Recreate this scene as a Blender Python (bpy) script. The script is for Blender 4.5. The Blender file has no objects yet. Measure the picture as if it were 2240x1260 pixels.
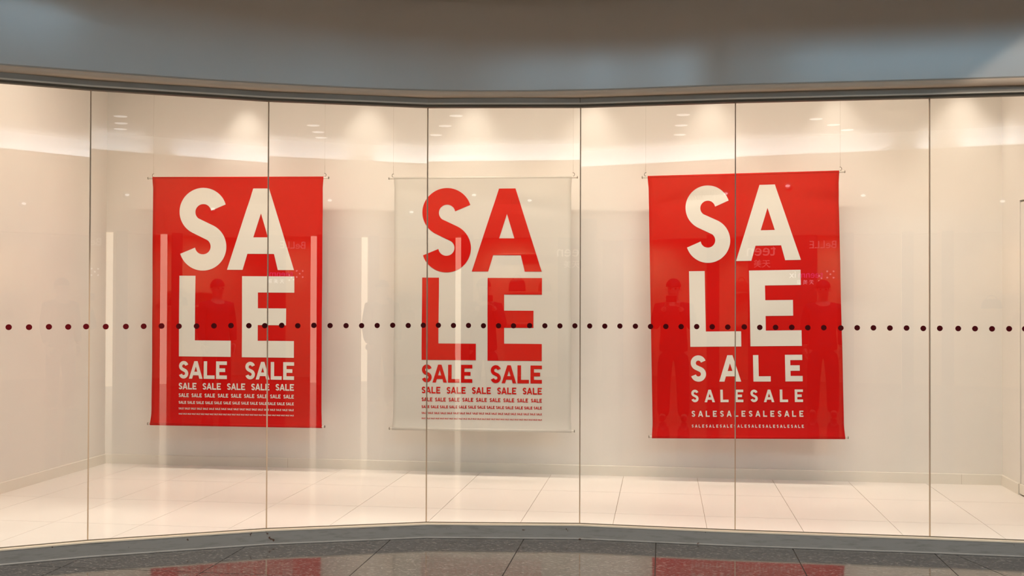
import bpy, bmesh, math, random
from mathutils import Vector, Matrix
random.seed(7)
sc = bpy.context.scene
COL = sc.collection
PI = math.pi

# ------------------------------------------------------------------ camera
def cam_axes(pitch, roll, yaw):
    f = Vector((math.sin(yaw)*math.cos(pitch), math.cos(yaw)*math.cos(pitch), math.sin(pitch)))
    r = Vector((math.cos(yaw), -math.sin(yaw), 0)); u = r.cross(f)
    return r*math.cos(roll)+u*math.sin(roll), -r*math.sin(roll)+u*math.cos(roll), f
EYE = 1.45454
r_, u_, f_ = cam_axes(0.01061, 0.00306, -0.13603)
cd = bpy.data.cameras.new('camera'); cam = bpy.data.objects.new('camera', cd); COL.objects.link(cam)
cam.matrix_world = Matrix(((r_.x, u_.x, -f_.x, 0), (r_.y, u_.y, -f_.y, 0), (r_.z, u_.z, -f_.z, EYE), (0, 0, 0, 1)))
cd.sensor_width = 36; cd.lens = 36*2409.86/2240; cd.clip_start = 0.02; cd.clip_end = 100
sc.camera = cam

# ------------------------------------------------------------------ world, exposure, lights
sc.view_settings.view_transform = 'Standard'; sc.view_settings.look = 'None'
sc.view_settings.gamma = 1; sc.view_settings.use_curve_mapping = False
sc.view_settings.exposure = 0.0
sc.cycles.max_bounces = 12; sc.cycles.diffuse_bounces = 7; sc.cycles.transparent_max_bounces = 16
w = bpy.data.worlds.new('world'); sc.world = w; w.use_nodes = True
w.node_tree.nodes['Background'].inputs['Color'].default_value = (0.05, 0.045, 0.04, 1)
w.node_tree.nodes['Background'].inputs['Strength'].default_value = 0.3

YW = 9.174          # back wall
XL, XR = -4.881, 2.665
ZC = 3.50           # display ceiling
ZM = -0.09          # mall floor
ZT = 2.708          # top of the glass
ZMC = 4.40          # mall ceiling
WARM = (1.0, 0.84, 0.69)
def spot(x, y, z, tx, ty, tz, watts, size, blend, rad, col=WARM):
    l = bpy.data.lights.new('scene_lamp', 'SPOT'); l.energy = watts; l.spot_size = math.radians(size)
    l.spot_blend = blend; l.shadow_soft_size = rad; l.color = col
    o = bpy.data.objects.new('scene_lamp', l); COL.objects.link(o); o.location = (x, y, z)
    o.rotation_euler = (Vector((tx, ty, tz))-Vector((x, y, z))).to_track_quat('-Z', 'Y').to_euler()
    return o
def disc(x, y, z, watts, col=WARM):
    l = bpy.data.lights.new('scene_lamp', 'AREA'); l.energy = watts; l.shape = 'DISK'; l.size = .14; l.color = col
    o = bpy.data.objects.new('scene_lamp', l); COL.objects.link(o); o.location = (x, y, z); return o
def area(x, y, z, tx, ty, tz, watts, sx, sy, col):
    l = bpy.data.lights.new('panel_lamp', 'AREA'); l.energy = watts; l.shape = 'RECTANGLE'; l.size = sx; l.size_y = sy; l.color = col
    o = bpy.data.objects.new('panel_lamp', l); COL.objects.link(o); o.location = (x, y, z)
    o.rotation_euler = (Vector((tx, ty, tz))-Vector((x, y, z))).to_track_quat('-Z', 'Y').to_euler()
    return o
# wall washers close to the back wall of the display: they draw the scallops
for x, p in ((-3.59, 1.3), (-2.51, 1.0), (-1.59, 1.0), (-.58, 1.1), (.39, 1.0), (1.39, .95), (2.36, 1.3)):
    spot(x, YW-.24, 3.44, x, YW-.15, 2.4, 20.5*p, 64, 1.0, .03, (1.0, .88, .76))
# row of downlights between the glass and the banners
for x in (-4.2, -3.3, -2.4, -1.5, -.6, .3, 1.2, 2.1):
    spot(x, 7.62, 3.46, x, YW, .75, 61, 80, 1.0, .30)
strip = area(-1.05, 7.6, 3.47, -1.05, 7.6, 0, 94, 6.6, .16, WARM)
spot(-4.55, 6.6, 3.3, -4.88, 6.6, 2.2, 46, 110, 1.0, .05)
# added ambient spots for the passage, in a row in front of the shop
for x in (-4.6, -2.9, -1.2, .5, 2.2, 3.9):
    spot(x, 4.25, ZMC-.03, x, 5.0, 0, 230, 168, .4, .08, (1, .88, .76))
# trough lamp washing the cool band over the far shop front
def trough(x0, x1, watts_m):
    rot = math.atan(.2); xm = (x0+x1)/2
    o = area(0, 0, 0, 0, 0, 1, watts_m*(x1-x0), x1-x0, .05, (.80, .90, 1.0))
    ex = Vector((math.cos(rot), math.sin(rot), 0)); n = Vector((-math.sin(rot), math.cos(rot), 0)); z = (Vector((0, 0, 1))-n*.12).normalized()
    o.matrix_world = Matrix.Translation(Vector((0, -6.4, 4.085))+ex*xm-n*.05) @ Matrix((ex, -z.cross(ex), -z)).transposed().to_4x4()
trough(-4.3, 3.5, 16); trough(4.1, 7.5, 16)
# spots added to brighten the far shop front and its veil in the glass
for x in (-1.5, 1.0, 3.5, 6.0):
    spot(x, -6.4+.2*x+2.0, ZMC-.05, x-.15, -6.4+.2*x+.05, 3.3, 150, 110, 1.0, .06, (1, .78, .55))
# shop on the far side of the mall
for x in (-2.2, .2, 2.6, 5.0):
    spot(x, -6.4+.2*x-.55, 2.68, x+.1, -6.4+.2*x-1.2, 1.2, 100, 140, .9, .08, (1, .80, .58))

# ------------------------------------------------------------------ materials
def mat(name, col, rough=.5, metal=0, spec=.5, noise=None, bump=None, emit=None, estr=0):
    m = bpy.data.materials.new(name); m.use_nodes = True; nt = m.node_tree; b = nt.nodes['Principled BSDF']
    b.inputs['Base Color'].default_value = (*col, 1); b.inputs['Roughness'].default_value = rough
    b.inputs['Metallic'].default_value = metal; b.inputs['Specular IOR Level'].default_value = spec
    if emit: b.inputs['Emission Color'].default_value = (*emit, 1); b.inputs['Emission Strength'].default_value = estr
    if noise or bump:
        tc = nt.nodes.new('ShaderNodeTexCoord')
    if noise:   # (scale, amount)
        n = nt.nodes.new('ShaderNodeTexNoise'); n.inputs['Scale'].default_value = noise[0]; n.inputs['Detail'].default_value = 5
        nt.links.new(tc.outputs['Object'], n.inputs['Vector'])
        r = nt.nodes.new('ShaderNodeValToRGB'); a = noise[1]
        r.color_ramp.elements[0].position = .3; r.color_ramp.elements[1].position = .7
        r.color_ramp.elements[0].color = (*[c*(1-a) for c in col], 1); r.color_ramp.elements[1].color = (*[min(1, c*(1+a)) for c in col], 1)
        nt.links.new(n.outputs['Fac'], r.inputs['Fac']); nt.links.new(r.outputs['Color'], b.inputs['Base Color'])
    if bump:    # (scale, strength)
        n = nt.nodes.new('ShaderNodeTexNoise'); n.inputs['Scale'].default_value = bump[0]; n.inputs['Detail'].default_value = 3
        nt.links.new(tc.outputs['Object'], n.inputs['Vector'])
        bp = nt.nodes.new('ShaderNodeBump'); bp.inputs['Strength'].default_value = bump[1]; bp.inputs['Distance'].default_value = .01
        nt.links.new(n.outputs['Fac'], bp.inputs['Height']); nt.links.new(bp.outputs['Normal'], b.inputs['Normal'])
    return m
M = {}
M['wall'] = mat('white_wall_paint', (.80, .775, .73), .6, spec=.2, noise=(3, .015))
M['base'] = mat('white_baseboard', (.80, .765, .69), .4, spec=.4)
M['tile'] = mat('cream_floor_tile', (.82, .785, .75), .35, spec=.25, noise=(2.5, .02))
M['grout'] = mat('tan_grout', (.42, .34, .27), .9)
M['red'] = mat('red_banner_cloth', (.50, .003, .0015), .6, spec=.08, bump=(260, .05))
M['white'] = mat('off_white_banner_cloth', (.575, .56, .515), .5, spec=.25, bump=(260, .05))
M['print_white'] = mat('off_white_print', (.66, .65, .60), .5, spec=.25)
M['print_red'] = mat('red_print', (.50, .004, .002), .6, spec=.08)
M['rod'] = mat('white_painted_rod', (.75, .72, .66), .35)
M['cap'] = mat('grey_end_cap', (.22, .20, .17), .3, metal=.6)
M['wire'] = mat('steel_wire', (.45, .40, .33), .4, metal=.5)
M['dot'] = mat('dark_red_sticker', (.125, .0, .002), .45, spec=.15)
M['seal'] = mat('tan_silicone_seal', (.62, .44, .29), .5)
M['header'] = mat('grey_header_metal', (.36, .31, .25), .45, spec=.3, noise=(6, .05))
M['gasket'] = mat('dark_gasket', (.14, .115, .08), .6)
M['edge'] = mat('cream_edge_and_highlight', (.72, .62, .48), .35)  # sill edge metal; on the header it paints a caught highlight
M['lip'] = mat('warm_lit_lip_paint', (.90, .70, .52), .45)  # paler than the bulkhead: warm bounce from below put into the colour
M['door'] = mat('white_door_paint', (.78, .75, .71), .45, spec=.3)
M['dark'] = mat('dark_gap', (.03, .025, .02), .8)
M['coolwall'] = mat('pale_cove_wall', (.75, .76, .77), .6)
M['mallwall'] = mat('brown_grey_mall_wall', (.22, .19, .16), .6)
M['ceilm'] = mat('warm_grey_mall_ceiling', (.26, .22, .185), .6)
M['shop'] = mat('cream_shop_wall', (.62, .44, .27), .6)
M['lintel'] = mat('ochre_lintel', (.60, .42, .26), .5)
M['shopdark'] = mat('brown_shop_panel', (.20, .13, .09), .5)
M['bag1'] = mat('dark_leather', (.03, .025, .025), .45)
M['bag2'] = mat('tan_leather', (.28, .14, .07), .45)
M['bar'] = mat('warm_light_column', (.9, .85, .8), .5, emit=(1, .80, .58), estr=3.6)
M['cove'] = mat('cool_cove_light', (.9, .9, .9), .5, emit=(.80, .90, 1.0), estr=4.0)
M['sky'] = mat('cool_skylight_panel', (.9, .9, .9), .5, emit=(.50, .80, 1.0), estr=9.5)
M['sky_soft'] = mat('pale_skylight_panel', (.9, .9, .9), .5, emit=(.40, .76, 1.0), estr=6.4)
M['lamp'] = mat('downlight_lens', (.9, .9, .9), .5, emit=(.95, .96, 1.0), estr=3.2)
M['pink'] = mat('pink_sign_light', (.8, .3, .6), .5, emit=(1, .12, .65), estr=1.3)
M['whitesign'] = mat('white_sign_light', (.8, .8, .8), .5, emit=(.85, .9, 1), estr=2.0)
M['dimsign'] = mat('dim_sign_light', (.5, .5, .5), .5, emit=(.9, .75, .65), estr=.9)
M['skin'] = mat('skin', (.45, .27, .18), .5)
M['jacket'] = mat('black_jacket_cloth', (.018, .017, .018), .8)
M['jeans'] = mat('dark_jeans_cloth', (.015, .016, .022), .8)
M['shoe'] = mat('black_shoe', (.015, .015, .015), .5)
M['hair'] = mat('black_hair', (.01, .008, .007), .6)
M['camera'] = mat('black_camera_body', (.012, .012, .013), .4)

# satin bulkhead paint
M['fascia'] = mat('satin_grey_bulkhead_paint', (.57, .505, .43), .20, spec=.75)

# sill: brushed grey metal with scuffs and rust specks
def sill_mat():
    m = mat('grey_sill_metal', (.24, .235, .22), .42, spec=.5); nt = m.node_tree; b = nt.nodes['Principled BSDF']
    tc = nt.nodes.new('ShaderNodeTexCoord'); mp = nt.nodes.new('ShaderNodeMapping'); mp.inputs['Scale'].default_value = (2, 2, 14)
    nt.links.new(tc.outputs['Object'], mp.inputs['Vector'])
    n = nt.nodes.new('ShaderNodeTexNoise'); n.inputs['Scale'].default_value = 4; n.inputs['Detail'].default_value = 8; n.inputs['Roughness'].default_value = .65
    nt.links.new(mp.outputs['Vector'], n.inputs['Vector'])
    r = nt.nodes.new('ShaderNodeValToRGB'); e = r.color_ramp.elements
    e[0].position = .33; e[0].color = (.19, .182, .165, 1); e[1].position = .5; e[1].color = (.245, .235, .218, 1)
    nt.links.new(n.outputs['Fac'], r.inputs['Fac'])
    n2 = nt.nodes.new('ShaderNodeTexNoise'); n2.inputs['Scale'].default_value = 22; n2.inputs['Detail'].default_value = 2
    nt.links.new(tc.outputs['Object'], n2.inputs['Vector'])
    r2 = nt.nodes.new('ShaderNodeValToRGB'); r2.color_ramp.elements[0].position = .715; r2.color_ramp.elements[1].position = .74
    nt.links.new(n2.outputs['Fac'], r2.inputs['Fac'])
    mx = nt.nodes.new('ShaderNodeMix'); mx.data_type = 'RGBA'; mx.inputs['B'].default_value = (.07, .035, .02, 1)
    nt.links.new(r2.outputs['Color'], mx.inputs['Factor']); nt.links.new(r.outputs['Color'], mx.inputs['A'])
    nt.links.new(mx.outputs['Result'], b.inputs['Base Color']); return m
M['sill'] = sill_mat()

# mall floor: polished dark stone with short pale streaks
def stone_mat():
    m = mat('dark_polished_stone', (.07, .065, .062), .07, spec=.5); nt = m.node_tree; b = nt.nodes['Principled BSDF']
    tc = nt.nodes.new('ShaderNodeTexCoord')
    mp = nt.nodes.new('ShaderNodeMapping'); mp.inputs['Rotation'].default_value = (0, 0, .35); mp.inputs['Scale'].default_value = (45, 150, 60)
    nt.links.new(tc.outputs['Object'], mp.inputs['Vector'])
    n = nt.nodes.new('ShaderNodeTexNoise'); n.inputs['Scale'].default_value = 1; n.inputs['Detail'].default_value = 4
    nt.links.new(mp.outputs['Vector'], n.inputs['Vector'])
    r = nt.nodes.new('ShaderNodeValToRGB'); e = r.color_ramp.elements
    e[0].position = .40; e[0].color = (.050, .047, .045, 1); e[1].position = .60; e[1].color = (.085, .079, .074, 1)
    k = e.new(.66); k.color = (.24, .22, .20, 1)
    nt.links.new(n.outputs['Fac'], r.inputs['Fac']); nt.links.new(r.outputs['Color'], b.inputs['Base Color'])
    return m
M['stone'] = stone_mat()
M['joint'] = mat('dark_floor_joint', (.025, .02, .016), .7)

# clear glass pane: mostly transparent, Fresnel mirror (Schlick), same from both sides
def glass_mat():
    m = bpy.data.materials.new('clear_shop_glass'); m.use_nodes = True; nt = m.node_tree; nt.nodes.clear()
    out = nt.nodes.new('ShaderNodeOutputMaterial'); mix = nt.nodes.new('ShaderNodeMixShader')
    tr = nt.nodes.new('ShaderNodeBsdfTransparent'); tr.inputs['Color'].default_value = (.985, .99, .98, 1)
    gl = nt.nodes.new('ShaderNodeBsdfGlossy'); gl.inputs['Roughness'].default_value = 0.0
    g = nt.nodes.new('ShaderNodeNewGeometry')
    d = nt.nodes.new('ShaderNodeVectorMath'); d.operation = 'DOT_PRODUCT'
    nt.links.new(g.outputs['Incoming'], d.inputs[0]); nt.links.new(g.outputs['Normal'], d.inputs[1])
    def mth(op, a, b_=None):
        x = nt.nodes.new('ShaderNodeMath'); x.operation = op
        for i, v in enumerate((a, b_)):
            if v is None: continue
            if isinstance(v, (int, float)): x.inputs[i].default_value = v
            else: nt.links.new(v, x.inputs[i])
        return x.outputs[0]
    c = mth('ABSOLUTE', d.outputs['Value']); s = mth('SUBTRACT', 1.0, c); p = mth('POWER', s, 5.0)
    f = mth('ADD', mth('MULTIPLY', p, .955), .045)
    nt.links.new(f, mix.inputs['Fac']); nt.links.new(tr.outputs[0], mix.inputs[1]); nt.links.new(gl.outputs[0], mix.inputs[2])
    nt.links.new(mix.outputs[0], out.inputs['Surface']); return m
M['glass'] = glass_mat()

# ------------------------------------------------------------------ helpers
def obj(name, bm, m, parent=None, smooth=False, normals=True):
    me = bpy.data.meshes.new(name)
    if normals: bmesh.ops.recalc_face_normals(bm, faces=bm.faces)
    bm.to_mesh(me); bm.free()
    if m: me.materials.append(m)
    if smooth:
        for p in me.polygons: p.use_smooth = True
    o = bpy.data.objects.new(name, me); COL.objects.link(o)
    if parent: o.parent = parent
    return o
def empty(name, loc):
    o = bpy.data.objects.new(name, None); COL.objects.link(o); o.location = loc; o.empty_display_size = .1; return o
def tag(o, label=None, cat=None, group=None, kind=None):
    if label: o['label'] = label
    if cat: o['category'] = cat
    if group: o['group'] = group
    if kind: o['kind'] = kind
    return o
def bx(bm, x0, x1, y0, y1, z0, z1):
    v = [bm.verts.new((x, y, z)) for z in (z0, z1) for y in (y0, y1) for x in (x0, x1)]
    for f in ((0, 2, 3, 1), (4, 5, 7, 6), (0, 1, 5, 4), (2, 6, 7, 3), (0, 4, 6, 2), (1, 3, 7, 5)): bm.faces.new([v[i] for i in f])
def box(name, x0, x1, y0, y1, z0, z1, m, parent=None):
    bm = bmesh.new(); bx(bm, x0, x1, y0, y1, z0, z1); return obj(name, bm, m, parent)
def prism(bm, poly, z0, z1):
    a = [bm.verts.new((x, y, z0)) for x, y in poly]; b = [bm.verts.new((x, y, z1)) for x, y in poly]; n = len(poly)
    bm.faces.new(a[::-1]); bm.faces.new(b)
    for i in range(n): bm.faces.new((a[i], a[(i+1) % n], b[(i+1) % n], b[i]))
def tube(bm, pts, r, n=8, caps=True):
    pts = [Vector(p) for p in pts]; rings = []
    up = Vector((.13, .2, 1)).normalized()
    for i, p in enumerate(pts):
        t = (pts[min(i+1, len(pts)-1)]-pts[max(i-1, 0)]).normalized()
        a = t.cross(up if abs(t.dot(up)) < .95 else Vector((1, .1, 0))).normalized(); b = t.cross(a)
        rr = r[i] if isinstance(r, (list, tuple)) else r
        rings.append([bm.verts.new(p+(a*math.cos(2*PI*k/n)+b*math.sin(2*PI*k/n))*rr) for k in range(n)])
    for i in range(len(rings)-1):
        for k in range(n): bm.faces.new((rings[i][k], rings[i][(k+1) % n], rings[i+1][(k+1) % n], rings[i+1][k]))
    if caps: bm.faces.new(rings[0][::-1]); bm.faces.new(rings[-1])

# ------------------------------------------------------------------ the shop front line (plan)
FV = [(-5.50, 3.75), (-4.881, 4.80), (-4.25, 5.66), (-3.4162, 6.2207), (-2.4794, 6.7055), (-1.5238, 7.0502), (-.5324, 7.1642), (.4552, 7.1063), (1.6335, 7.0881), (XR, 7.046), (4.2, 6.99), (6.5, 6.90)]
def offset_poly(d):
    out = []; n = len(FV)
    def nrm(i):
        t = Vector(FV[i+1])-Vector(FV[i]); t.normalize(); return Vector((t.y, -t.x))
    for i in range(n):
        if i == 0: m = nrm(0); k = 1
        elif i == n-1: m = nrm(n-2); k = 1
        else:
            a, b = nrm(i-1), nrm(i); m = (a+b).normalized(); k = 1/max(.5, m.dot(a))
        out.append(Vector(FV[i])+m*d*k)
    return out
def smooth_path(pts, sub=16):
    res = []; n = len(pts)
    for i in range(n-1):
        p0, p1, p2, p3 = pts[max(i-1, 0)], pts[i], pts[i+1], pts[min(i+2, n-1)]
        for k in range(sub):
            t = k/sub
            res.append(.5*((2*p1)+(p2-p0)*t+(2*p0-5*p1+4*p2-p3)*t*t+(3*p1-p0-3*p2+p3)*t**3))
    res.append(pts[-1]); return res
def sweep(name, prof, m, parent=None, smooth=False, i0=0, i1=None, closed=True, shade=False):
    """profile of (distance in front of the glass line, height) along the shop front"""
    bm = bmesh.new(); rows = []
    for d, z in prof:
        p = offset_poly(d)[i0:i1] if not smooth else smooth_path(offset_poly(d))
        rows.append([bm.verts.new((q.x, q.y, z)) for q in p])
    n = len(prof)
    for j in range(n if closed else n-1):
        a, b = rows[j], rows[(j+1) % n]
        for i in range(len(a)-1): bm.faces.new((a[i], a[i+1], b[i+1], b[i]))
    if closed:
        bm.faces.new([r[0] for r in rows]); bm.faces.new([r[-1] for r in rows][::-1])
    return obj(name, bm, m, parent, smooth=shade)
def front_y(x):
    for (x0, y0), (x1, y1) in zip(FV, FV[1:]):
        if x0 <= x <= x1: return y0+(y1-y0)*(x-x0)/(x1-x0)
    return FV[0][1] if x < FV[0][0] else FV[-1][1]

# ------------------------------------------------------------------ display room
wb = box('wall_back', XL-.1, XR+.1, YW, YW+.1, -.1, ZC, M['wall']); tag(wb, 'plain white back wall of the shop window behind the banners', kind='structure')
wl = box('wall_left', XL-.1, XL, 4.86, YW, -.1, ZC, M['wall']); tag(wl, 'white side wall at the left end of the shop window', kind='structure')
# right wall with an opening for the flush door
DY0, DY1, DZ = 7.75, 8.742, 2.215
bm = bmesh.new(); bx(bm, XR, XR+.1, DY1, YW, -.1, ZC); bx(bm, XR, XR+.1, 7.06, DY1, DZ, ZC); bx(bm, XR, XR+.1, 7.06, DY0, -.1, DZ)
wr = obj('wall_right', bm, M['wall']); tag(wr, 'white side wall at the right end of the shop window', kind='structure')
dr = empty('door_1', (XR, DY0, 0)); tag(dr, 'flush white door in the side wall at the right edge', kind='structure')
d = box('door_leaf', .006, .046, .006, DY1-DY0-.006, .012, DZ-.014, M['door'], dr)
d = box('door_skirting', -.006, .006, .008, DY1-DY0-.008, .012, .083, M['base'], dr)
d = box('gap', .05, .09, 0, DY1-DY0, 0, DZ, M['dark'], dr)
def baseboard(name, prof_pts, horiz):
    bm = bmesh.new()
    p = [(0, 0), (.014, 0), (.014, .079), (.010, .083), (0, .083)]
    a, b = prof_pts
    rows = []
    for q, s in ((a, 0), (b, 1)):
        rows.append([bm.verts.new((q[0]+horiz[0]*d_, q[1]+horiz[1]*d_, z)) for d_, z in p])
    n = len(p)
    for i in range(n): bm.faces.new((rows[0][i], rows[0][(i+1) % n], rows[1][(i+1) % n], rows[1][i]))
    bm.faces.new(rows[0][::-1]); bm.faces.new(rows[1])
    return obj(name, bm, M['base'])
b = tag(baseboard('baseboard_back', ((XL, YW), (XR, YW)), (0, -1)), 'low cream baseboard along the back wall', kind='structure')
for x in (-.68, 2.35, -3.2): box('joint', x, x+.0015, YW-.0147, YW-.0135, .001, .081, M['grout'], b)
tag(baseboard('baseboard_left', ((XL, YW-.014), (XL, 4.9)), (1, 0)), 'low cream baseboard along the left side wall', kind='structure')
tag(baseboard('baseboard_right', ((XR, YW-.014), (XR, DY1)), (-1, 0)), 'low cream baseboard between the back corner and the door', kind='structure')
c = box('ceiling', XL-.1, XR+.1, 4.86, YW+.1, ZC, ZC+.1, M['wall'])
tag(c, 'white ceiling above the shop window display', kind='structure')

# display floor: cream tiles .60 x .834 with thin open joints
fl = box('floor', XL-.1, XR+.1, YW-.02, YW+.1, -.085, -.004, M['grout'])
bm = bmesh.new()
xs = [XL-.05]+[v[0] for v in FV if XL-.04 < v[0] < XR+.05]+[XR+.1]
prism(bm, [(x, front_y(x)+.012) for x in xs]+[(XR+.1, YW+.1), (XL-.1, YW+.1)], -.085, -.004)
me = fl.data; bm.to_mesh(me); bm.free()
tag(fl, 'cream tiled floor of the shop window display', kind='structure')
TX0, TW, TY0, TL, G = -4.51849, .6, 9.21351, .83435, .0018
for j in range(0, 6):
    y1 = min(TY0-TL*j-G, YW-.0); y0 = TY0-TL*(j+1)+G
    for k in range(-1, 13):
        x0 = max(TX0+TW*(k-0)+G, XL); x1 = min(TX0+TW*(k+1)-G, XR)
        if x1-x0 < .02 or y1-y0 < .02: continue
        cand = sorted({x0, x1} | {v[0] for v in FV if x0 < v[0] < x1} | {x0+(x1-x0)*t/12 for t in range(13)})
        low = [(x, min(y1, max(y0, front_y(x)+.014))) for x in cand]
        if all(y >= y1-.004 for _, y in low): continue
        # drop colinear points
        keep = [low[0]]
        for i in range(1, len(low)-1):
            a_, b_, c_ = keep[-1], low[i], low[i+1]
            if abs((b_[0]-a_[0])*(c_[1]-a_[1])-(b_[1]-a_[1])*(c_[0]-a_[0])) > 1e-6: keep.append(b_)
        keep.append(low[-1])
        # keep only where the tile has depth
        keep = [q for i, q in enumerate(keep) if q[1] < y1-1e-4 or (i+1 < len(keep) and keep[i+1][1] < y1-1e-4) or (i > 0 and keep[i-1][1] < y1-1e-4)]
        top = [(keep[-1][0], y1), (keep[0][0], y1)]
        poly = keep+[t for t in top if all(math.dist(t, q) > 1e-4 for q in keep)]
        if len(poly) < 3: continue
        bm = bmesh.new(); prism(bm, poly, -.0035, 0.0); obj('floor_tile', bm, M['tile'], fl)

# ------------------------------------------------------------------ glass panes with their dot stickers
PANES = [(1, 2), (2, 3), (3, 4), (4, 5), (5, 6), (6, 7), (7, 8), (8, 9)]
W_, H_, FOC = 2240, 1260, 2409.86
def ray(px, py):
    return r_*((px-W_/2)/FOC)+u_*(-(py-H_/2)/FOC)+f_
# measured plan positions of the stickers along each pane (metres from the pane's left end)
DOTX = [-208, -160, -113, -68, -25, 19, 63.5, 107, 149.2, 191, 231.3, 275.4, 314.3, 353.3, 391.4, 430, 468, 505.2, 544.3, 580.5, 616.2, 651.4, 686.7, 722, 757, 791, 825, 859, 892.9, 926, 959, 991.9, 1024.8, 1057.6, 1090.5,
        1123.3, 1158.6, 1191.9, 1224.8, 1257.6, 1290, 1323, 1356, 1390, 1423, 1456.5, 1490, 1524, 1558, 1592, 1628, 1662, 1696.5, 1732, 1767, 1802, 1839.3, 1875, 1910.6, 1946.7, 1983, 2019.6, 2055.8, 2096, 2132.8, 2170, 2207.4, 2242, 2278, 2314]
ZD = 1.2855
def disc_mesh():
    bm = bmesh.new(); n = 20; r = .0172
    a = [bm.verts.new((r*math.cos(2*PI*i/n), 0, r*math.sin(2*PI*i/n))) for i in range(n)]
    b = [bm.verts.new((r*math.cos(2*PI*i/n), -.0006, r*math.sin(2*PI*i/n))) for i in range(n)]
    bm.faces.new(a); bm.faces.new(b[::-1])
    for i in range(n): bm.faces.new((a[i], b[i], b[(i+1) % n], a[(i+1) % n]))
    bmesh.ops.recalc_face_normals(bm, faces=bm.faces)
    me = bpy.data.meshes.new('dot_sticker'); bm.to_mesh(me); bm.free(); me.materials.append(M['dot']); return me
DOT = disc_mesh()
GT = .010
wn = ['second pane from the left, before the corner of the display', 'pane in front of the left half of the left red banner', 'pane from the left red banner to the white banner',
      'pane in front of most of the white banner', 'pane in front of the left half of the right red banner', 'pane in front of the right half of the right red banner', 'last pane at the right edge']
for n, (i0, i1) in enumerate(PANES):
    a, b = Vector(FV[i0]), Vector(FV[i1]); t = (b-a); L = t.length; t.normalize(); ang = math.atan2(t.y, t.x)
    o = empty('window_%d' % (n+1), (a.x, a.y, 0)); o.rotation_euler = (0, 0, ang)
    tag(o, 'tall frameless glass pane, ' + (['far left pane, outside the frame']+wn)[n] if n else 'tall frameless glass pane left of the picture edge', kind='structure')
    g = .0028
    box('glass_pane', g, L-g, 0, GT, .002, ZT+.012, M['glass'], o)
    box('joint_seal', L-g-.0008, L+g+.0008, -.0005, GT+.0005, .002, ZT+.012, M['seal'], o)
    nv = Vector((t.y, -t.x))
    for px in DOTX:
        dv = ray(px, 715); s = a.dot(nv)/Vector((dv.x, dv.y)).dot(nv); q = Vector((dv.x, dv.y))*s
        u = (q-a).dot(t)
        if 0 <= u < L:
            k = bpy.data.objects.new('dot_sticker', DOT); COL.objects.link(k); k.parent = o
            u = min(max(u, .018), L-.018); k.location = (u, -.0004, ZD+random.uniform(-.0015, .0015))

# sill below the glass
segs = [(0, 4), (3, 7), (6, 9), (8, 12)]
s = empty('trim_1', (0, 7.0, 0)); tag(s, 'scuffed grey metal sill under the glass, curving along the shop front', kind='structure')
inv = Matrix.Translation((0, -7.0, 0))
def adopt(o, p):
    o.parent = p; o.matrix_parent_inverse = p.matrix_basis.inverted(); return o
for i0, i1 in segs:
    adopt(sweep('sill_panel', [(-.03, -.089), (.053, -.089), (.053, -.0845), (.050, -.083), (.047, -.080), (.047, -.006), (.041, 0.0), (-.03, 0.0)], M['sill'], i0=i0, i1=i1), s)
adopt(sweep('edge_strip', [(.012, .0005), (.047, .0005), (.047, -.005), (.049, -.005), (.049, .003), (.012, .003)], M['edge']), s)
adopt(sweep('gasket', [(.0, .0005), (.012, .0005), (.012, .007), (.0, .007)], M['gasket']), s)
# header above the glass
h = empty('trim_2', (0, 7.0, ZT)); tag(h, 'dull grey metal header above the glass', kind='structure')
for i0, i1 in ((0, 5), (4, 7), (6, 12)):
    adopt(sweep('header_panel', [(-.03, ZT+.022), (.045, ZT+.022), (.045, 2.86), (-.03, 2.86)], M['header'], i0=i0, i1=i1), h)
adopt(sweep('edge_strip', [(.036, ZT+.014), (.048, ZT+.014), (.048, ZT+.024), (.036, ZT+.024)], M['edge']), h)  # pale strip paints the light caught on the header's bottom bevel
adopt(sweep('gasket', [(-.02, ZT), (.030, ZT), (.036, ZT+.022), (-.02, ZT+.022)], M['gasket']), h)
for x in (-2.93, -.5324): 
    y = front_y(x)-.0465
    adopt(box('joint', x-.002, x+.002, y-.001, y+.004, ZT+.024, 2.78, M['gasket']), h)
# bulkhead: rounded lip with warm light in its colour, and satin face
R = .026; ZLIP = 2.764
lp = sweep('trim_3', [(.02, ZLIP+.002), (.04, ZLIP)]+[(.10-R+R*math.sin(a), ZLIP+R-R*math.cos(a)) for a in [i*PI/12 for i in range(7)]]+[(.10, ZLIP+.036), (.02, ZLIP+.036)], M['lip'], smooth=True, shade=False)
for p in lp.data.polygons: p.use_smooth = len(p.vertices) == 4
tag(lp, 'rounded lip along the bottom of the grey bulkhead, coloured as if lit warm from below', kind='structure')
bk = sweep('wall_front', [(.02, ZLIP+.036), (.097, ZLIP+.036), (.102, ZLIP+.045), (.102, ZMC+.05), (.02, ZMC+.05)], M['fascia'], smooth=True, shade=True)
bk.data.set_sharp_from_angle(angle=math.radians(28))
tag(bk, 'curved grey bulkhead above the shop window', kind='structure')
bl = sweep('wall_inner', [(-.03, 2.80), (.03, 2.80), (.03, ZC+.1), (-.03, ZC+.1)], M['wall']); tag(bl, 'inner face of the bulkhead above the glass', kind='structure')

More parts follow.
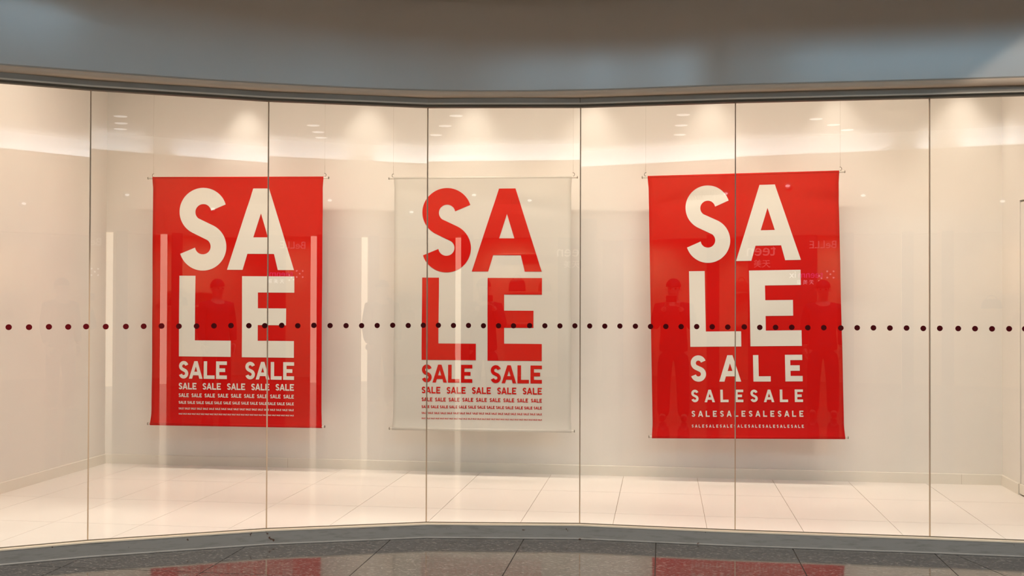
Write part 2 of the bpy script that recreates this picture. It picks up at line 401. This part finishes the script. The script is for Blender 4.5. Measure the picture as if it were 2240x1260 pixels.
# ------------------------------------------------------------------ mall floor, ceiling, walls
mf = box('floor_mall', -9.5, 9.5, -9.5, 7.6, ZM-.06, ZM-.004, M['joint']); tag(mf, 'dark polished stone floor in front of the shop window', kind='structure')
CX0, CW, RY0, RL = -2.575, .8447, 5.94, 1.69
def stone(poly):
    bm = bmesh.new(); prism(bm, poly, ZM-.004, ZM); return obj('stone_tile', bm, M['stone'], mf)
gg = .003
for k in range(-3, 8):
    x0, x1 = CX0+CW*k+gg, CX0+CW*(k+1)-gg
    for j in (0, -1):
        y0, y1 = RY0+RL*j+gg, RY0+RL*(j+1)-gg
        y1 = min(y1, 7.4)
        if k == 5 and j == 0:   # tile cut on a slant in front of the last pane
            xa, xb = 1.66, 2.08
            stone([(x0, y0), (xb-gg, y0), (xa-gg+.0, y1), (x0, y1)] if xa-gg > x0 else [(x0, y0), (xb-gg, y0), (x0, y1)])
            stone([(xb+gg, y0), (x1, y0), (x1, y1), (max(xa, x0)+gg, y1)])
        else: stone([(x0, y0), (x1, y0), (x1, y1), (x0, y1)])
bm = bmesh.new()
bx(bm, -9.5, 9.5, -9.5, RY0-RL-gg, ZM-.004, ZM); bx(bm, -9.5, CX0-3*CW-gg, RY0-RL+gg, 7.4, ZM-.004, ZM); bx(bm, CX0+8*CW+gg, 9.5, RY0-RL+gg, 7.4, ZM-.004, ZM)
o = obj('stone_field', bm, M['stone'], mf); o['kind'] = 'stuff'
# ceiling with an opening for the cool skylight panel
SKY = [(-1.40, -.64, -1.0, 2.15), (1.28, 4.6, -1.3, 1.45), (.30, .95, -1.3, .15)]
rects = []
gx = sorted({-9.5, 9.5} | {v for q in SKY for v in q[:2]}); gy = sorted({-9.5, 8.0} | {v for q in SKY for v in q[2:]})
bm = bmesh.new()
for xa, xb in zip(gx, gx[1:]):
    for ya, yb in zip(gy, gy[1:]):
        xm, ym = (xa+xb)/2, (ya+yb)/2
        if not any(q[0] < xm < q[1] and q[2] < ym < q[3] for q in SKY): bx(bm, xa, xb, ya, yb, ZMC, ZMC+.1)
mc = obj('ceiling_mall', bm, M['ceilm']); tag(mc, 'warm grey ceiling of the mall passage', kind='structure')
for x0, x1, a0, a1 in SKY: box('skylight_panel', x0, x1, a0, a1, ZMC+.06, ZMC+.1, M['sky' if x0 < 0 else 'sky_soft'], mc)
for n, (x0, x1, y0, y1) in enumerate(((-9.6, -9.5, -9.5, 8), (9.5, 9.6, -9.5, 8), (-9.5, XL-.1, 4.86, 5.0), (XR+.1, 9.5, 7.06, 7.4))):
    k = box('wall_%s' % ('west', 'east', 'north_west', 'north_east')[n], x0, x1, y0, y1, ZM, ZMC, M['mallwall']); tag(k, 'plain mall wall outside the picture', kind='structure')

# ------------------------------------------------------------------ far side of the mall (seen mirrored in the glass)
ROT = math.atan(.2)
opp = empty('wall_opposite', (0, -6.4, 0)); opp.rotation_euler = (0, 0, ROT)
tag(opp, 'lit shop front across the passage, seen mirrored in the glass', kind='structure')
# local frame: x along the facade, -y into the shop
box('upper_wall', -9, 9.5, -.3, -.14, 3.05, ZMC, M['coolwall'], opp)
box('trough_front', -4.4, 7.6, -.14, 0, 4.03, 4.07, M['shop'], opp); box('trough_face', -9, 9.5, -.14, 0, 3.05, 4.03, M['shop'], opp)
box('lintel', -3.0, 7.0, -.32, .02, 2.74, 3.05, M['shop'], opp)
box('lintel_edge', -3.0, 7.0, -.32, .04, 2.62, 2.76, M['lintel'], opp)
box('pier', -9, -3.0, -.3, 0, ZM, 3.05, M['mallwall'], opp)
box('pier', 1.15, 2.35, -.12, .03, ZM, 2.62, M['shopdark'], opp)
box('pier', 7.0, 9.5, -.3, 0, ZM, 3.05, M['mallwall'], opp)
box('back_panel', -3.0, 7.0, -1.6, -1.5, ZM, 2.74, M['shop'], opp)
box('shop_ceiling', -3.0, 7.0, -1.6, 0, 2.76, 2.8, M['shop'], opp)
for x in (2.80, 3.74):  # unseen panels added to hide the light columns from some panes
    box('blocker_panel', x*1.0198-.03, x*1.0198+.16, .55, .58, ZM, 2.62, M['shopdark'], opp)
box('blocker_panel', -.734+.20, -.734+.42, .95, .98, ZM, 2.62, M['shopdark'], opp)  # added blocker for the left light column
for n, x in enumerate((-.72, 2.80, 3.74)):
    k = box('light_column', -.05, .05, -.04, .04, ZM+.002, 2.62, M['bar']); k.location = (x, -6.4+.2*x+.03, 0); k.rotation_euler = (0, 0, ROT)
    tag(k, ('glowing vertical light column mirrored in the white banner', 'glowing vertical light column mirrored at the right edge of the left red banner', 'glowing vertical light column mirrored at the left edge of the left red banner')[n], 'light', 'light columns across the passage')
def opp_pt(x, dy): return Vector((x, -6.4+.2*x, 0))+Vector((-math.sin(ROT), math.cos(ROT), 0))*dy
for n, (x, z, wd) in enumerate(((4.75, 1.60, 1.0), (4.75, 1.32, 1.0), (4.75, 1.04, 1.0), (.45, 2.38, 1.1), (.55, 1.62, 1.1), (.55, 1.0, 1.1))):
    p = opp_pt(x, -1.3)
    k = box('wall_shelf', -wd/2, wd/2, -.17, .17, -.025, 0, M['lintel']); k.location = (p.x, p.y, z); k.rotation_euler = (0, 0, ROT)
    tag(k, ('top', 'middle', 'bottom')[n % 3]+' of three lit shelves mirrored in the '+('left red' if n < 3 else 'white')+' banner', 'shelf', 'shelves in the shop across the passage')
def bag(x, z, wd, hg, m, label):
    p = opp_pt(x, -1.3); o = empty('handbag', (p.x, p.y, z)); o.rotation_euler = (0, 0, ROT); tag(o, label, 'bag', 'handbags on the mirrored shelves')
    bm = bmesh.new()
    prof = [(-.5, 0), (.5, 0), (.46, .6), (.36, .95), (.2, 1), (-.2, 1), (-.36, .95), (-.46, .6)]
    rows = []
    for y, sx in ((-.07, .86), (-.05, 1), (.05, 1), (.07, .86)):
        rows.append([bm.verts.new((px*wd*sx, y, pz*hg*(sx if pz else 1))) for px, pz in prof])
    for i in range(3):
        for k in range(8): bm.faces.new((rows[i][k], rows[i][(k+1) % 8], rows[i+1][(k+1) % 8], rows[i+1][k]))
    bm.faces.new(rows[0][::-1]); bm.faces.new(rows[3]); obj('body', bm, m, o)
    bm = bmesh.new(); tube(bm, [(wd*.24*math.cos(a), .0, hg*.97+hg*.42*math.sin(a)) for a in [PI*i/10 for i in range(11)]], .01, 6); obj('handle', bm, m, o)
bag(.25, 1.62, .34, .24, M['bag1'], 'round dark handbag mirrored in the E of the white banner')
bag(.80, 1.62, .28, .2, M['bag2'], 'tan handbag beside the round dark one, mirrored right of the white E')
bag(4.45, 1.32, .36, .17, M['bag1'], 'low dark handbag on the middle mirrored shelf')
bag(4.92, 1.04, .3, .2, M['bag2'], 'tan handbag on the bottom mirrored shelf')

# signs
def text_mesh(name, body, size, m, parent, loc, rot):
    cu = bpy.data.curves.new(name, 'FONT'); cu.body = body; cu.size = size; cu.extrude = .01
    cu.align_x = 'CENTER'
    t = bpy.data.objects.new(name, cu); COL.objects.link(t)
    dg = bpy.context.evaluated_depsgraph_get(); dg.update()
    me = bpy.data.meshes.new_from_object(t.evaluated_get(dg)); bpy.data.objects.remove(t); me.materials.clear(); me.materials.append(m)
    o = bpy.data.objects.new(name, me); COL.objects.link(o); o.parent = parent; o.location = loc; o.rotation_euler = rot
    return o
def sign(x, z, label, dy=.10):
    p = opp_pt(x, dy); o = empty('shop_sign', (p.x, p.y, z)); o.rotation_euler = (0, 0, ROT); tag(o, label, 'sign', 'lit signs across the passage'); return o
# the facade is read from the shop front's side: turn the text to face +Y
FR = (PI/2, 0, PI)
sg = sign(2.12, 1.86, 'small pink and white lit shop sign, mirrored in the right red banner')
text_mesh('lettering', 'teenm', .17, M['pink'], sg, (.09, 0, 0), FR)
text_mesh('lettering', 'ix', .17, M['whitesign'], sg, (-.215, 0, 0), FR)
text_mesh('lettering', '\u5929 \u7f8e \u610f', .085, M['whitesign'], sg, (-.0, 0, -.11), FR)
bm = bmesh.new()
for i, (dx, dz) in enumerate(((0, 0), (.055, .05), (-.055, .05), (.055, -.06), (-.055, -.06), (-.15, -.07), (-.11, -.11), (-.19, -.03), (-.19, -.12))):
    bmesh.ops.create_uvsphere(bm, u_segments=8, v_segments=6, radius=.016, matrix=Matrix.Translation((.43+dx, 0, .06+dz)))
obj('star_dots', bm, M['whitesign'], sg)['kind'] = 'stuff'
sg = sign(1.36, 2.26, 'larger faint shop sign mirrored between the legs of the right red A')
text_mesh('lettering', 'teen', .30, M['dimsign'], sg, (0, 0, 0), FR); text_mesh('lettering', '\u5929\u7f8e', .15, M['dimsign'], sg, (.02, 0, -.2), FR)
sg = sign(2.42, 2.38, 'faint shop sign mirrored right of the left red A')
text_mesh('lettering', 'BeLLE', .19, M['dimsign'], sg, (0, 0, 0), FR)

# ceiling downlights that show as small ellipses in the glass
def downlight(x, y, label):
    o = empty('ceiling_downlight', (x, y, ZMC)); tag(o, label, 'lamp', 'ceiling downlights mirrored in the glass')
    bm = bmesh.new(); bmesh.ops.create_cone(bm, cap_ends=True, segments=20, radius1=.105, radius2=.105, depth=.012, matrix=Matrix.Translation((0, 0, -.008))); obj('lens', bm, M['lamp'], o)
    bm = bmesh.new(); tube(bm, [(.115*math.cos(a), .115*math.sin(a), -.008) for a in [2*PI*i/24 for i in range(25)]], .008, 6, caps=False); obj('trim_ring', bm, M['rod'], o)
for x, z, lb in ((3.08, 3.29, 'small round lamp mirrored left of the left red banner'), (4.62, 3.12, 'small round lamp mirrored in the left red banner'), (-.42, 3.42, 'small round lamp mirrored beside the right red S'),
                 (1.82, 3.50, 'small round lamp mirrored right of the right red A, the uppermost'), (.61, 3.31, 'small round lamp mirrored in the A of the white banner')):  # added on this facade to give the specks of downlights farther off
    p = opp_pt(x, .0); o = empty('wall_lamp', (p.x, p.y, z)); o.rotation_euler = (0, 0, ROT); tag(o, lb, 'lamp', 'small far lamps mirrored in the glass')
    bm = bmesh.new(); bmesh.ops.create_cone(bm, cap_ends=True, segments=16, radius1=.055, radius2=.05, depth=.09, matrix=Matrix.Translation((0, .045, 0)) @ Matrix.Rotation(-PI/2, 4, 'X')); obj('housing', bm, M['rod'], o)
    bm = bmesh.new(); bmesh.ops.create_uvsphere(bm, u_segments=12, v_segments=8, radius=.04, matrix=Matrix.Translation((0, .09, 0)) @ Matrix.Diagonal((1, .5, .55, 1))); obj('lens', bm, M['lamp'], o)
pos = ('upper', 'middle', 'lower')
for i, (x, y) in enumerate(((-.91, -3.3), (-1.05, -4.35), (-1.18, -5.4))):
    downlight(x, y, pos[i]+' of three small lights mirrored above the right red banner')
for i, (x, y) in enumerate(((2.10, -4.10), (2.45, -4.75), (2.75, -5.35))):
    downlight(x, y, pos[i]+' of three small lights mirrored at the top left corner')

# ------------------------------------------------------------------ people across from the glass (dark figures mirrored in it)
def skin_mesh(name, verts, edges, radii, m, parent=None, sub=2):
    me = bpy.data.meshes.new(name); me.from_pydata(verts, edges, []); o = bpy.data.objects.new(name, me); COL.objects.link(o)
    md = o.modifiers.new('skin', 'SKIN'); md.use_smooth_shade = True
    sv = me.skin_vertices[0].data
    for i, r in enumerate(radii):
        sv[i].radius = r if isinstance(r, tuple) else (r, r); sv[i].use_root = (i == 0)
    s_ = o.modifiers.new('sub', 'SUBSURF'); s_.levels = sub; s_.render_levels = sub
    dg = bpy.context.evaluated_depsgraph_get(); dg.update()
    m2 = bpy.data.meshes.new_from_object(o.evaluated_get(dg)); m2.name = name
    bpy.data.objects.remove(o); m2.materials.clear(); m2.materials.append(m)
    for p in m2.polygons: p.use_smooth = True
    o = bpy.data.objects.new(name, m2); COL.objects.link(o)
    if parent: o.parent = parent
    return o
def person(x, y, rz, label, raised):
    o = empty('person', (x, y, ZM)); o.rotation_euler = (0, 0, rz); tag(o, label, 'person')
    # joints, facing +y, feet at z=0, 1.80 m tall
    V = [(0, 0, .98), (0, .0, 1.15), (0, .01, 1.32), (0, .0, 1.46), (0, .01, 1.54), (0, .03, 1.63), (0, .035, 1.70), (0, .02, 1.75)]
    Rr = [(.155, .11), (.14, .10), (.165, .115), (.12, .085), .055, (.075, .088), (.078, .098), (.060, .075)]
    E_ = [(i, i+1) for i in range(7)]
    def add(pts, rad, start):
        p = start
        for q, r in zip(pts, rad): V.append(q); Rr.append(r); E_.append((p, len(V)-1)); p = len(V)-1
        return p
    hands = []
    for s in (-1, 1):
        if raised: arm = [(s*.19, 0, 1.44), (s*.245, .10, 1.19), (s*.09, .28, 1.46)]
        else: arm = [(s*.19, 0, 1.44), (s*.24, .0, 1.17), (s*.23, .06, .92)]
        add(arm, [.062, .046, .033], 3); hands.append(arm[-1])
        add([(s*.10, 0, .90), (s*.12, .02, .50), (s*.13, -.01, .10), (s*.14, .12, .04)], [.095, .062, .045, .035], 0)
    body = skin_mesh('body', V, E_, Rr, M['skin'], o)
    # clothing over the body
    Vj = [(0, 0, .84), (0, 0, .95), (0, .0, 1.15), (0, .01, 1.33), (0, 0, 1.46), (0, .008, 1.535)]
    Rj = [(.205, .155), (.20, .15), (.175, .135), (.195, .14), (.15, .108), (.078, .078)]; Ej = [(i, i+1) for i in range(5)]
    for s, k in ((-1, 8), (1, 15)):
        b0 = len(Vj); Vj += [V[k], V[k+1], tuple(.9*Vector(V[k+2])+.1*Vector(V[k+1]))]; Rj += [.085, .064, .05]; Ej += [(4, b0), (b0, b0+1), (b0+1, b0+2)]
    skin_mesh('jacket', Vj, Ej, Rj, M['jacket'], o)
    Vt = [(0, 0, 1.03), (0, 0, .93)]; Rt = [(.17, .125), (.20, .15)]; Et = [(0, 1)]
    for s in (-1, 1):
        b0 = len(Vt); Vt += [(s*.10, 0, .88), (s*.12, .02, .50), (s*.13, -.01, .04)]; Rt += [.118, .09, .082]; Et += [(1, b0), (b0, b0+1), (b0+1, b0+2)]
    skin_mesh('trousers', Vt, Et, Rt, M['jeans'], o)
    for s in (-1, 1):
        skin_mesh('shoe', [(s*.13, -.06, .045), (s*.135, .05, .05), (s*.14, .17, .035)], [(0, 1), (1, 2)], [.044, .048, .036], M['shoe'], o)
    bm = bmesh.new(); bmesh.ops.create_uvsphere(bm, u_segments=20, v_segments=12, radius=1)
    bmesh.ops.delete(bm, geom=[v for v in bm.verts if v.co.z < -.05 and v.co.y > -.35 or v.co.z < -.6], context='VERTS')
    for v in bm.verts: v.co = Vector((v.co.x*.098, v.co.y*.115+.022, v.co.z*.11+1.715))
    obj('hair', bm, M['hair'], o, smooth=True)
    # face
    skin_mesh('nose', [(0, .118, 1.70), (0, .140, 1.665)], [(0, 1)], [.012, .016], M['skin'], o, 1)
    for s in (-1, 1):
        bm = bmesh.new(); bmesh.ops.create_uvsphere(bm, u_segments=8, v_segments=6, radius=.012, matrix=Matrix.Translation((s*.033, .118, 1.69))); obj('eye', bm, M['hair'], o)
        skin_mesh('ear', [(s*.092, .03, 1.70), (s*.094, .025, 1.66)], [(0, 1)], [(.012, .022), (.010, .016)], M['skin'], o, 1)
    bm = bmesh.new(); bx(bm, -.024, .024, .112, .121, 1.622, 1.630); obj('mouth', bm, M['bag2'], o)
    # hands: palm, four fingers and a thumb
    for s, hp in zip((-1, 1), hands):
        hp = Vector(hp)
        ax = Vector((-s*.45, .5, .75)).normalized() if raised else Vector((0, .15, -1)).normalized()
        side = Vector((0, 1, 0)) if not raised else Vector((s*.2, .8, -.5)).normalized()
        cl = Vector((-s, 0, 0))
        Vh = [hp, hp+ax*.05, hp+ax*.09]; Rh = [(.028, .022), (.038, .018), (.040, .016)]; Eh = [(0, 1), (1, 2)]
        for f in range(4):
            r0 = hp+ax*.085+side*(.027-.018*f); ln = (.075, .085, .08, .062)[f]
            b0 = len(Vh); Vh += [r0, r0+ax*ln*.55+cl*.012, r0+ax*ln*.85+cl*.04]; Rh += [.0095, .0088, .0075]; Eh += [(2, b0), (b0, b0+1), (b0+1, b0+2)]
        b0 = len(Vh); Vh += [hp+ax*.03+side*.035, hp+ax*.06+side*.058+cl*.015, hp+ax*.085+side*.06+cl*.03]; Rh += [.012, .0105, .009]; Eh += [(1, b0), (b0, b0+1), (b0+1, b0+2)]
        skin_mesh('hand', [tuple(v) for v in Vh], Eh, Rh, M['skin'], o, 1)
    return o
ph = person(-.69, .10, -.05, 'dark figure lifting a camera, mirrored at the left edge of the right red banner', True)
person(1.86, -.85, .1, 'dark standing figure mirrored in the right part of the right red banner', False)
ck = empty('compact_camera', (-.69+.02, .10+.435, ZM+1.56)); ck.rotation_euler = (0, 0, -.05); tag(ck, 'small black camera held up by the mirrored figure', 'camera')
box('camera_body', -.065, .065, -.03, .03, -.04, .04, M['camera'], ck)
bm = bmesh.new(); bmesh.ops.create_cone(bm, cap_ends=True, segments=20, radius1=.032, radius2=.03, depth=.06, matrix=Matrix.Translation((0, .06, 0)) @ Matrix.Rotation(PI/2, 4, 'X')); obj('lens', bm, M['camera'], ck)

# ------------------------------------------------------------------ lettering glyphs (unit cap height, y up)
def arc(cx, cy, r, a0, a1, n):
    return [(cx+r*math.cos(a0+(a1-a0)*i/n), cy+r*math.sin(a0+(a1-a0)*i/n)) for i in range(n+1)]
def glyph_S(n=18):
    # measured outline, image axes, then scaled so the letter is 1 high
    def ang(cx, cy, x, y): return math.atan2(y-cy, x-cx)
    P = []
    cU, cL = (405, 399), (402, 885)
    a0 = ang(*cU, 728, 298); a1 = ang(*cU, 250, 690)-0
    P += arc(*cU, 327, a0, a1-2*PI if a1 > a0 else a1, 2*n)
    i0 = ang(401, 880, 460, 795); i1 = ang(401, 880, 278, 898)
    P += arc(401, 880, 108, i0, i1 if i1 > i0 else i1+2*PI, n)
    o0 = ang(*cL, 80, 985); o1 = ang(*cL, 555, 595)
    P += arc(*cL, 327, o0, o1-2*PI if o1 > o0 else o1, 2*n)
    k0 = ang(407, 406, 345, 487); k1 = ang(407, 406, 528, 385)
    P += arc(407, 406, 110, k0, k1 if k1 > k0 else k1+2*PI, n)
    return [((x-80)/1140*1.0, 1-(y-72)/1140) for x, y in P]
def glyph(ch, n=18):
    if ch == 'S': return [glyph_S(n)], .570
    if ch == 'L': return [[(0, 1), (0, 0), (.645, 0), (.645, .2), (.2, .2), (.2, 1)]], .645
    if ch == 'E': return [[(0, 1), (0, 0), (.64, 0), (.64, .205), (.195, .205), (.195, .398), (.54, .398), (.54, .605), (.195, .605), (.195, .80), (.64, .80), (.64, 1)]], .64
    if ch == 'A':
        return [[(0, 0), (.195, 0), (.252, .197), (.577, .197), (.624, 0), (.822, 0), (.513, 1), (.318, 1)], [(.322, .40), (.414, .694), (.501, .40)]], .822
def poly_faces(bm, loops, fn):
    """fill loops (outer + holes) given in plan, mapped by fn to 3-D"""
    tmp = bmesh.new(); es = []
    for lp_ in loops:
        vs = [tmp.verts.new((x, y, 0)) for x, y in lp_]
        es += [tmp.edges.new((vs[i], vs[(i+1) % len(vs)])) for i in range(len(vs))]
    bmesh.ops.triangle_fill(tmp, use_beauty=True, use_dissolve=False, edges=es)
    return tmp

# ------------------------------------------------------------------ banners
YB = 8.85
BAN = [
    dict(q=((-4.2988, 2.4787), (-2.7959, 2.4642), (-4.3, .3944), (-2.7957, .3981)), cloth='red', ink='print_white', label='red hanging banner on the left with a big white SALE and small SALE rows',
         hooks=(-4.292, -2.787)),
    dict(q=((-2.1972, 2.4517), (-.7256, 2.443), (-2.2014, .3941), (-.7238, .4)), cloth='white', ink='print_red', label='off-white hanging banner in the middle with red SALE lettering', hooks=(-2.203, -.717)),
    dict(q=((-.1219, 2.4361), (1.3629, 2.461), (-.084, .3686), (1.4058, .3911)), cloth='red', ink='print_white', label='red hanging banner on the right with spaced white SALE rows', hooks=(-.136, 1.371)),
]
def make_banner(n, B):
    TL, TR, BL, BR = [Vector(q) for q in B['q']]
    rnd = random.Random(11+n); ph_ = [rnd.uniform(0, 6.28) for _ in range(8)]
    H = (TL-BL).length; Wd = (TR-TL).length
    root = empty('sale_banner', ((TL.x+TR.x)/2, YB, (TL.y+TR.y)/2)); tag(root, B['label'], 'banner', 'sale banners hanging in the shop window')
    off = root.location.copy()
    amp = (.5, .8, 1.1)[n]
    def depth(u, v):
        e = min(1, v/.08)*min(1, (1-v)/.10); e = e*e*(3-2*e)
        y = amp*(.0045*math.sin(3.1*u*PI+2.2*v*PI+ph_[0])+.004*math.sin(5.3*u*PI-1.3*v*PI+ph_[1])+.003*math.sin(2.1*u*PI+6.1*v*PI+ph_[2]))*e
        y += amp*.010*math.exp(-((v-.035-.10*(u if n != 2 else .2+1.2*abs(u-.5)))/.025)**2)*e*(.5+.5*math.sin(3*u*PI+ph_[3]))
        # the hem flares forward over the bottom rod
        d_ = (1-v)*H
        if d_ < .085: y -= .016*(1-d_/.085)**1.5
        return y
    def pt(u, v, dy=0.0):
        p = (1-v)*((1-u)*TL+u*TR)+v*((1-u)*BL+u*BR)
        ins = .007*min(1, v*H/.09)*min(1, (1-v)*H/.10)
        x = p.x+ins*(1-2*u)
        return Vector((x, YB+depth(u, v)+dy, p.y))-off
    NU, NV = 40, 72
    bm = bmesh.new(); F = []
    vv = [i/NV for i in range(NV+1)]
    grid = [[bm.verts.new(pt(i/NU, v)) for i in range(NU+1)] for v in vv]
    back = [[bm.verts.new(pt(i/NU, v, .0012)) for i in range(NU+1)] for v in vv]
    for j in range(NV):
        for i in range(NU):
            bm.faces.new((grid[j][i], grid[j+1][i], grid[j+1][i+1], grid[j][i+1])); bm.faces.new((back[j][i], back[j][i+1], back[j+1][i+1], back[j+1][i]))
        for g0, g1 in ((grid[j][0], grid[j+1][0]), (grid[j][NU], grid[j+1][NU])): pass
    for j in range(NV):
        bm.faces.new((grid[j][0], back[j][0], back[j+1][0], grid[j+1][0])); bm.faces.new((grid[j][NU], grid[j+1][NU], back[j+1][NU], back[j][NU]))
    obj('cloth', bm, M[B['cloth']], root, smooth=True)
    # rod pockets and rods
    for v, nm, rr in ((0, 'top_hem', .0105), (1, 'bottom_hem', .013)):
        a, b = pt(0, v), pt(1, v); dx = (b-a).normalized()
        c0 = Vector((0, rr*.75, 0)); 
        bm = bmesh.new(); tube(bm, [a+c0+dx*.0005, b+c0-dx*.0005], rr, 16); obj(nm, bm, M[B['cloth']], root, smooth=True)
        ex = .040 if v == 0 else .020
        bm = bmesh.new(); tube(bm, [a+c0-dx*ex, b+c0+dx*ex], rr*.82 if v == 0 else .0075, 14)
        rod = obj('top_rod' if v == 0 else 'bottom_rod', bm, M['rod'], root, smooth=True)
        for e, sgn in ((a+c0-dx*ex, -1), (b+c0+dx*ex, 1)):
            bm = bmesh.new(); q = rr*1.02 if v == 0 else .011; tube(bm, [e, e+dx*sgn*.004, e+dx*sgn*.006], [q, q, q*.7], 14); obj('end_cap', bm, M['cap'], rod)
    # hooks and wires up to the ceiling
    for x, u, sgn in ((B['hooks'][0], 0, 1), (B['hooks'][1], 1, -1)):
        p = pt(u, 0); base = Vector((x-off.x, p.y+.008, p.z+.009))
        bm = bmesh.new(); tube(bm, [base+Vector((sgn*(.0-.011*math.cos(a)*1.0), 0, .014+.014*math.sin(a))) for a in [(-1.9+3.9*i/12) for i in range(13)]], .0026, 6); hk = obj('hook', bm, M['cap'], root, smooth=True)
        bm = bmesh.new(); top = Vector((base.x+.0, base.y, ZC-off.z)); tube(bm, [base+Vector((0, 0, .028)), base+Vector((0, 0, .095))], .0013, 6); tube(bm, [base+Vector((0, 0, .09)), top], .0007, 6); obj('wire', bm, M['wire'], root)
    ink = M[B['ink']]
    def letter_bm(bm_all, ch, u0, v1, su, sv, n_=18, cut=False):
        """glyph with its lower-left corner at (u0, v1), scales in banner units"""
        loops, wd = glyph(ch, n_)
        loops = [[(u0+x*su, v1-y*sv) for x, y in l] for l in loops]
        tmp = poly_faces(None, loops, None)
        if cut:
            for axis in (0, 1):
                lo = min(v.co[axis] for v in tmp.verts); hi = max(v.co[axis] for v in tmp.verts); k = 16
                for i in range(1, k):
                    c_ = lo+(hi-lo)*i/k; co = [0, 0, 0]; co[axis] = c_; no = [0, 0, 0]; no[axis] = 1
                    bmesh.ops.bisect_plane(tmp, geom=tmp.verts[:]+tmp.edges[:]+tmp.faces[:], plane_co=co, plane_no=no)
        mp = {}
        for v in tmp.verts: mp[v.index if False else v] = bm_all.verts.new(pt(v.co.x, v.co.y, -.0022))
        for f in tmp.faces: bm_all.faces.new([mp[v] for v in f.verts])
        tmp.free()
    def orient(bm_):
        bm_.normal_update()
        for f in bm_.faces:
            if f.normal.y > 0: f.normal_flip()
    def letter(ch, u0, u1, v0, v1):
        loops, wd = glyph(ch); bm_ = bmesh.new()
        letter_bm(bm_, ch, u0, v1, (u1-u0)/wd, v1-v0, 22, True); orient(bm_)
        return obj('letter', bm_, ink, root, normals=False)
    if n < 2:
        for ch, u0, u1, v0, v1 in (('S', .1625, .4400, .0402, .3764), ('A', .4450, .8372, .0433, .3727), ('L', .1622, .4695, .3975, .7250), ('E', .5355, .8388, .3982, .7257)): letter(ch, u0, u1, v0, v1)
        rows = [(2, .7436, .8148), (5, .8318, .8584), (9, .8746, .8897), (13, .9056, .9168), (19, .9322, .9397), (26, .9549, .9605)]
        for cnt, v0, v1 in rows:
            hgt = (v1-v0)*H; ww = 2.87; total = (.8400-.1640)*Wd
            wm = hgt*ww; gap = (total-cnt*wm)/(cnt-1) if cnt > 1 else 0
            sq = 1.0
            if gap < .16*wm: sq = total/(cnt*1.0+.2*(cnt-1))/wm; gap = .2*wm*sq
            bm_ = bmesh.new()
            for c_ in range(cnt):
                x = .1640*Wd+c_*(wm*sq+gap)
                for ch, xo in (('S', 0), ('A', .613), ('L', 1.50), ('E', 2.231)):
                    letter_bm(bm_, ch, (x+xo*hgt*sq)/Wd, v1, hgt*sq/Wd, v1-v0, 10 if cnt < 6 else 5, cnt < 6)
                if cnt < 26: orient(bm_); obj('printed_word', bm_, ink, root, normals=False); bm_ = bmesh.new()
            if cnt == 26: orient(bm_); obj('text_row', bm_, ink, root, normals=False)['kind'] = 'stuff'
            else: bm_.free()
    else:
        for ch, u0, u1, v0, v1 in (('S', .1965, .4298, .0385, .3350), ('A', .4585, .7966, .0415, .3300), ('L', .2084, .4774, .3660, .6557), ('E', .5252, .7933, .3672, .6552)): letter(ch, u0, u1, v0, v1)
        for cnt, v0, v1 in ((1, .6886, .7892), (2, .8198, .8674), (4, .9000, .9229), (8, .9529, .9643)):
            hgt = (v1-v0)*H; seq = 'SALE'*cnt; bm_ = bmesh.new()
            c0 = .2092+.285*hgt/Wd; c1 = .7938-.32*hgt/Wd
            for i, ch in enumerate(seq):
                wd = glyph(ch)[1]; uc = c0+(c1-c0)*i/(len(seq)-1)
                if cnt <= 4:
                    bm1 = bmesh.new(); letter_bm(bm1, ch, uc-wd*hgt/Wd/2, v1, hgt/Wd, v1-v0, 14, cnt < 4); orient(bm1); obj('letter', bm1, ink, root, normals=False)
                else: letter_bm(bm_, ch, uc-wd*hgt/Wd/2, v1, hgt/Wd, v1-v0, 10)
            if cnt > 4: orient(bm_); obj('text_row', bm_, ink, root, normals=False)['kind'] = 'stuff'
            else: bm_.free()
for n, B in enumerate(BAN): make_banner(n, B)
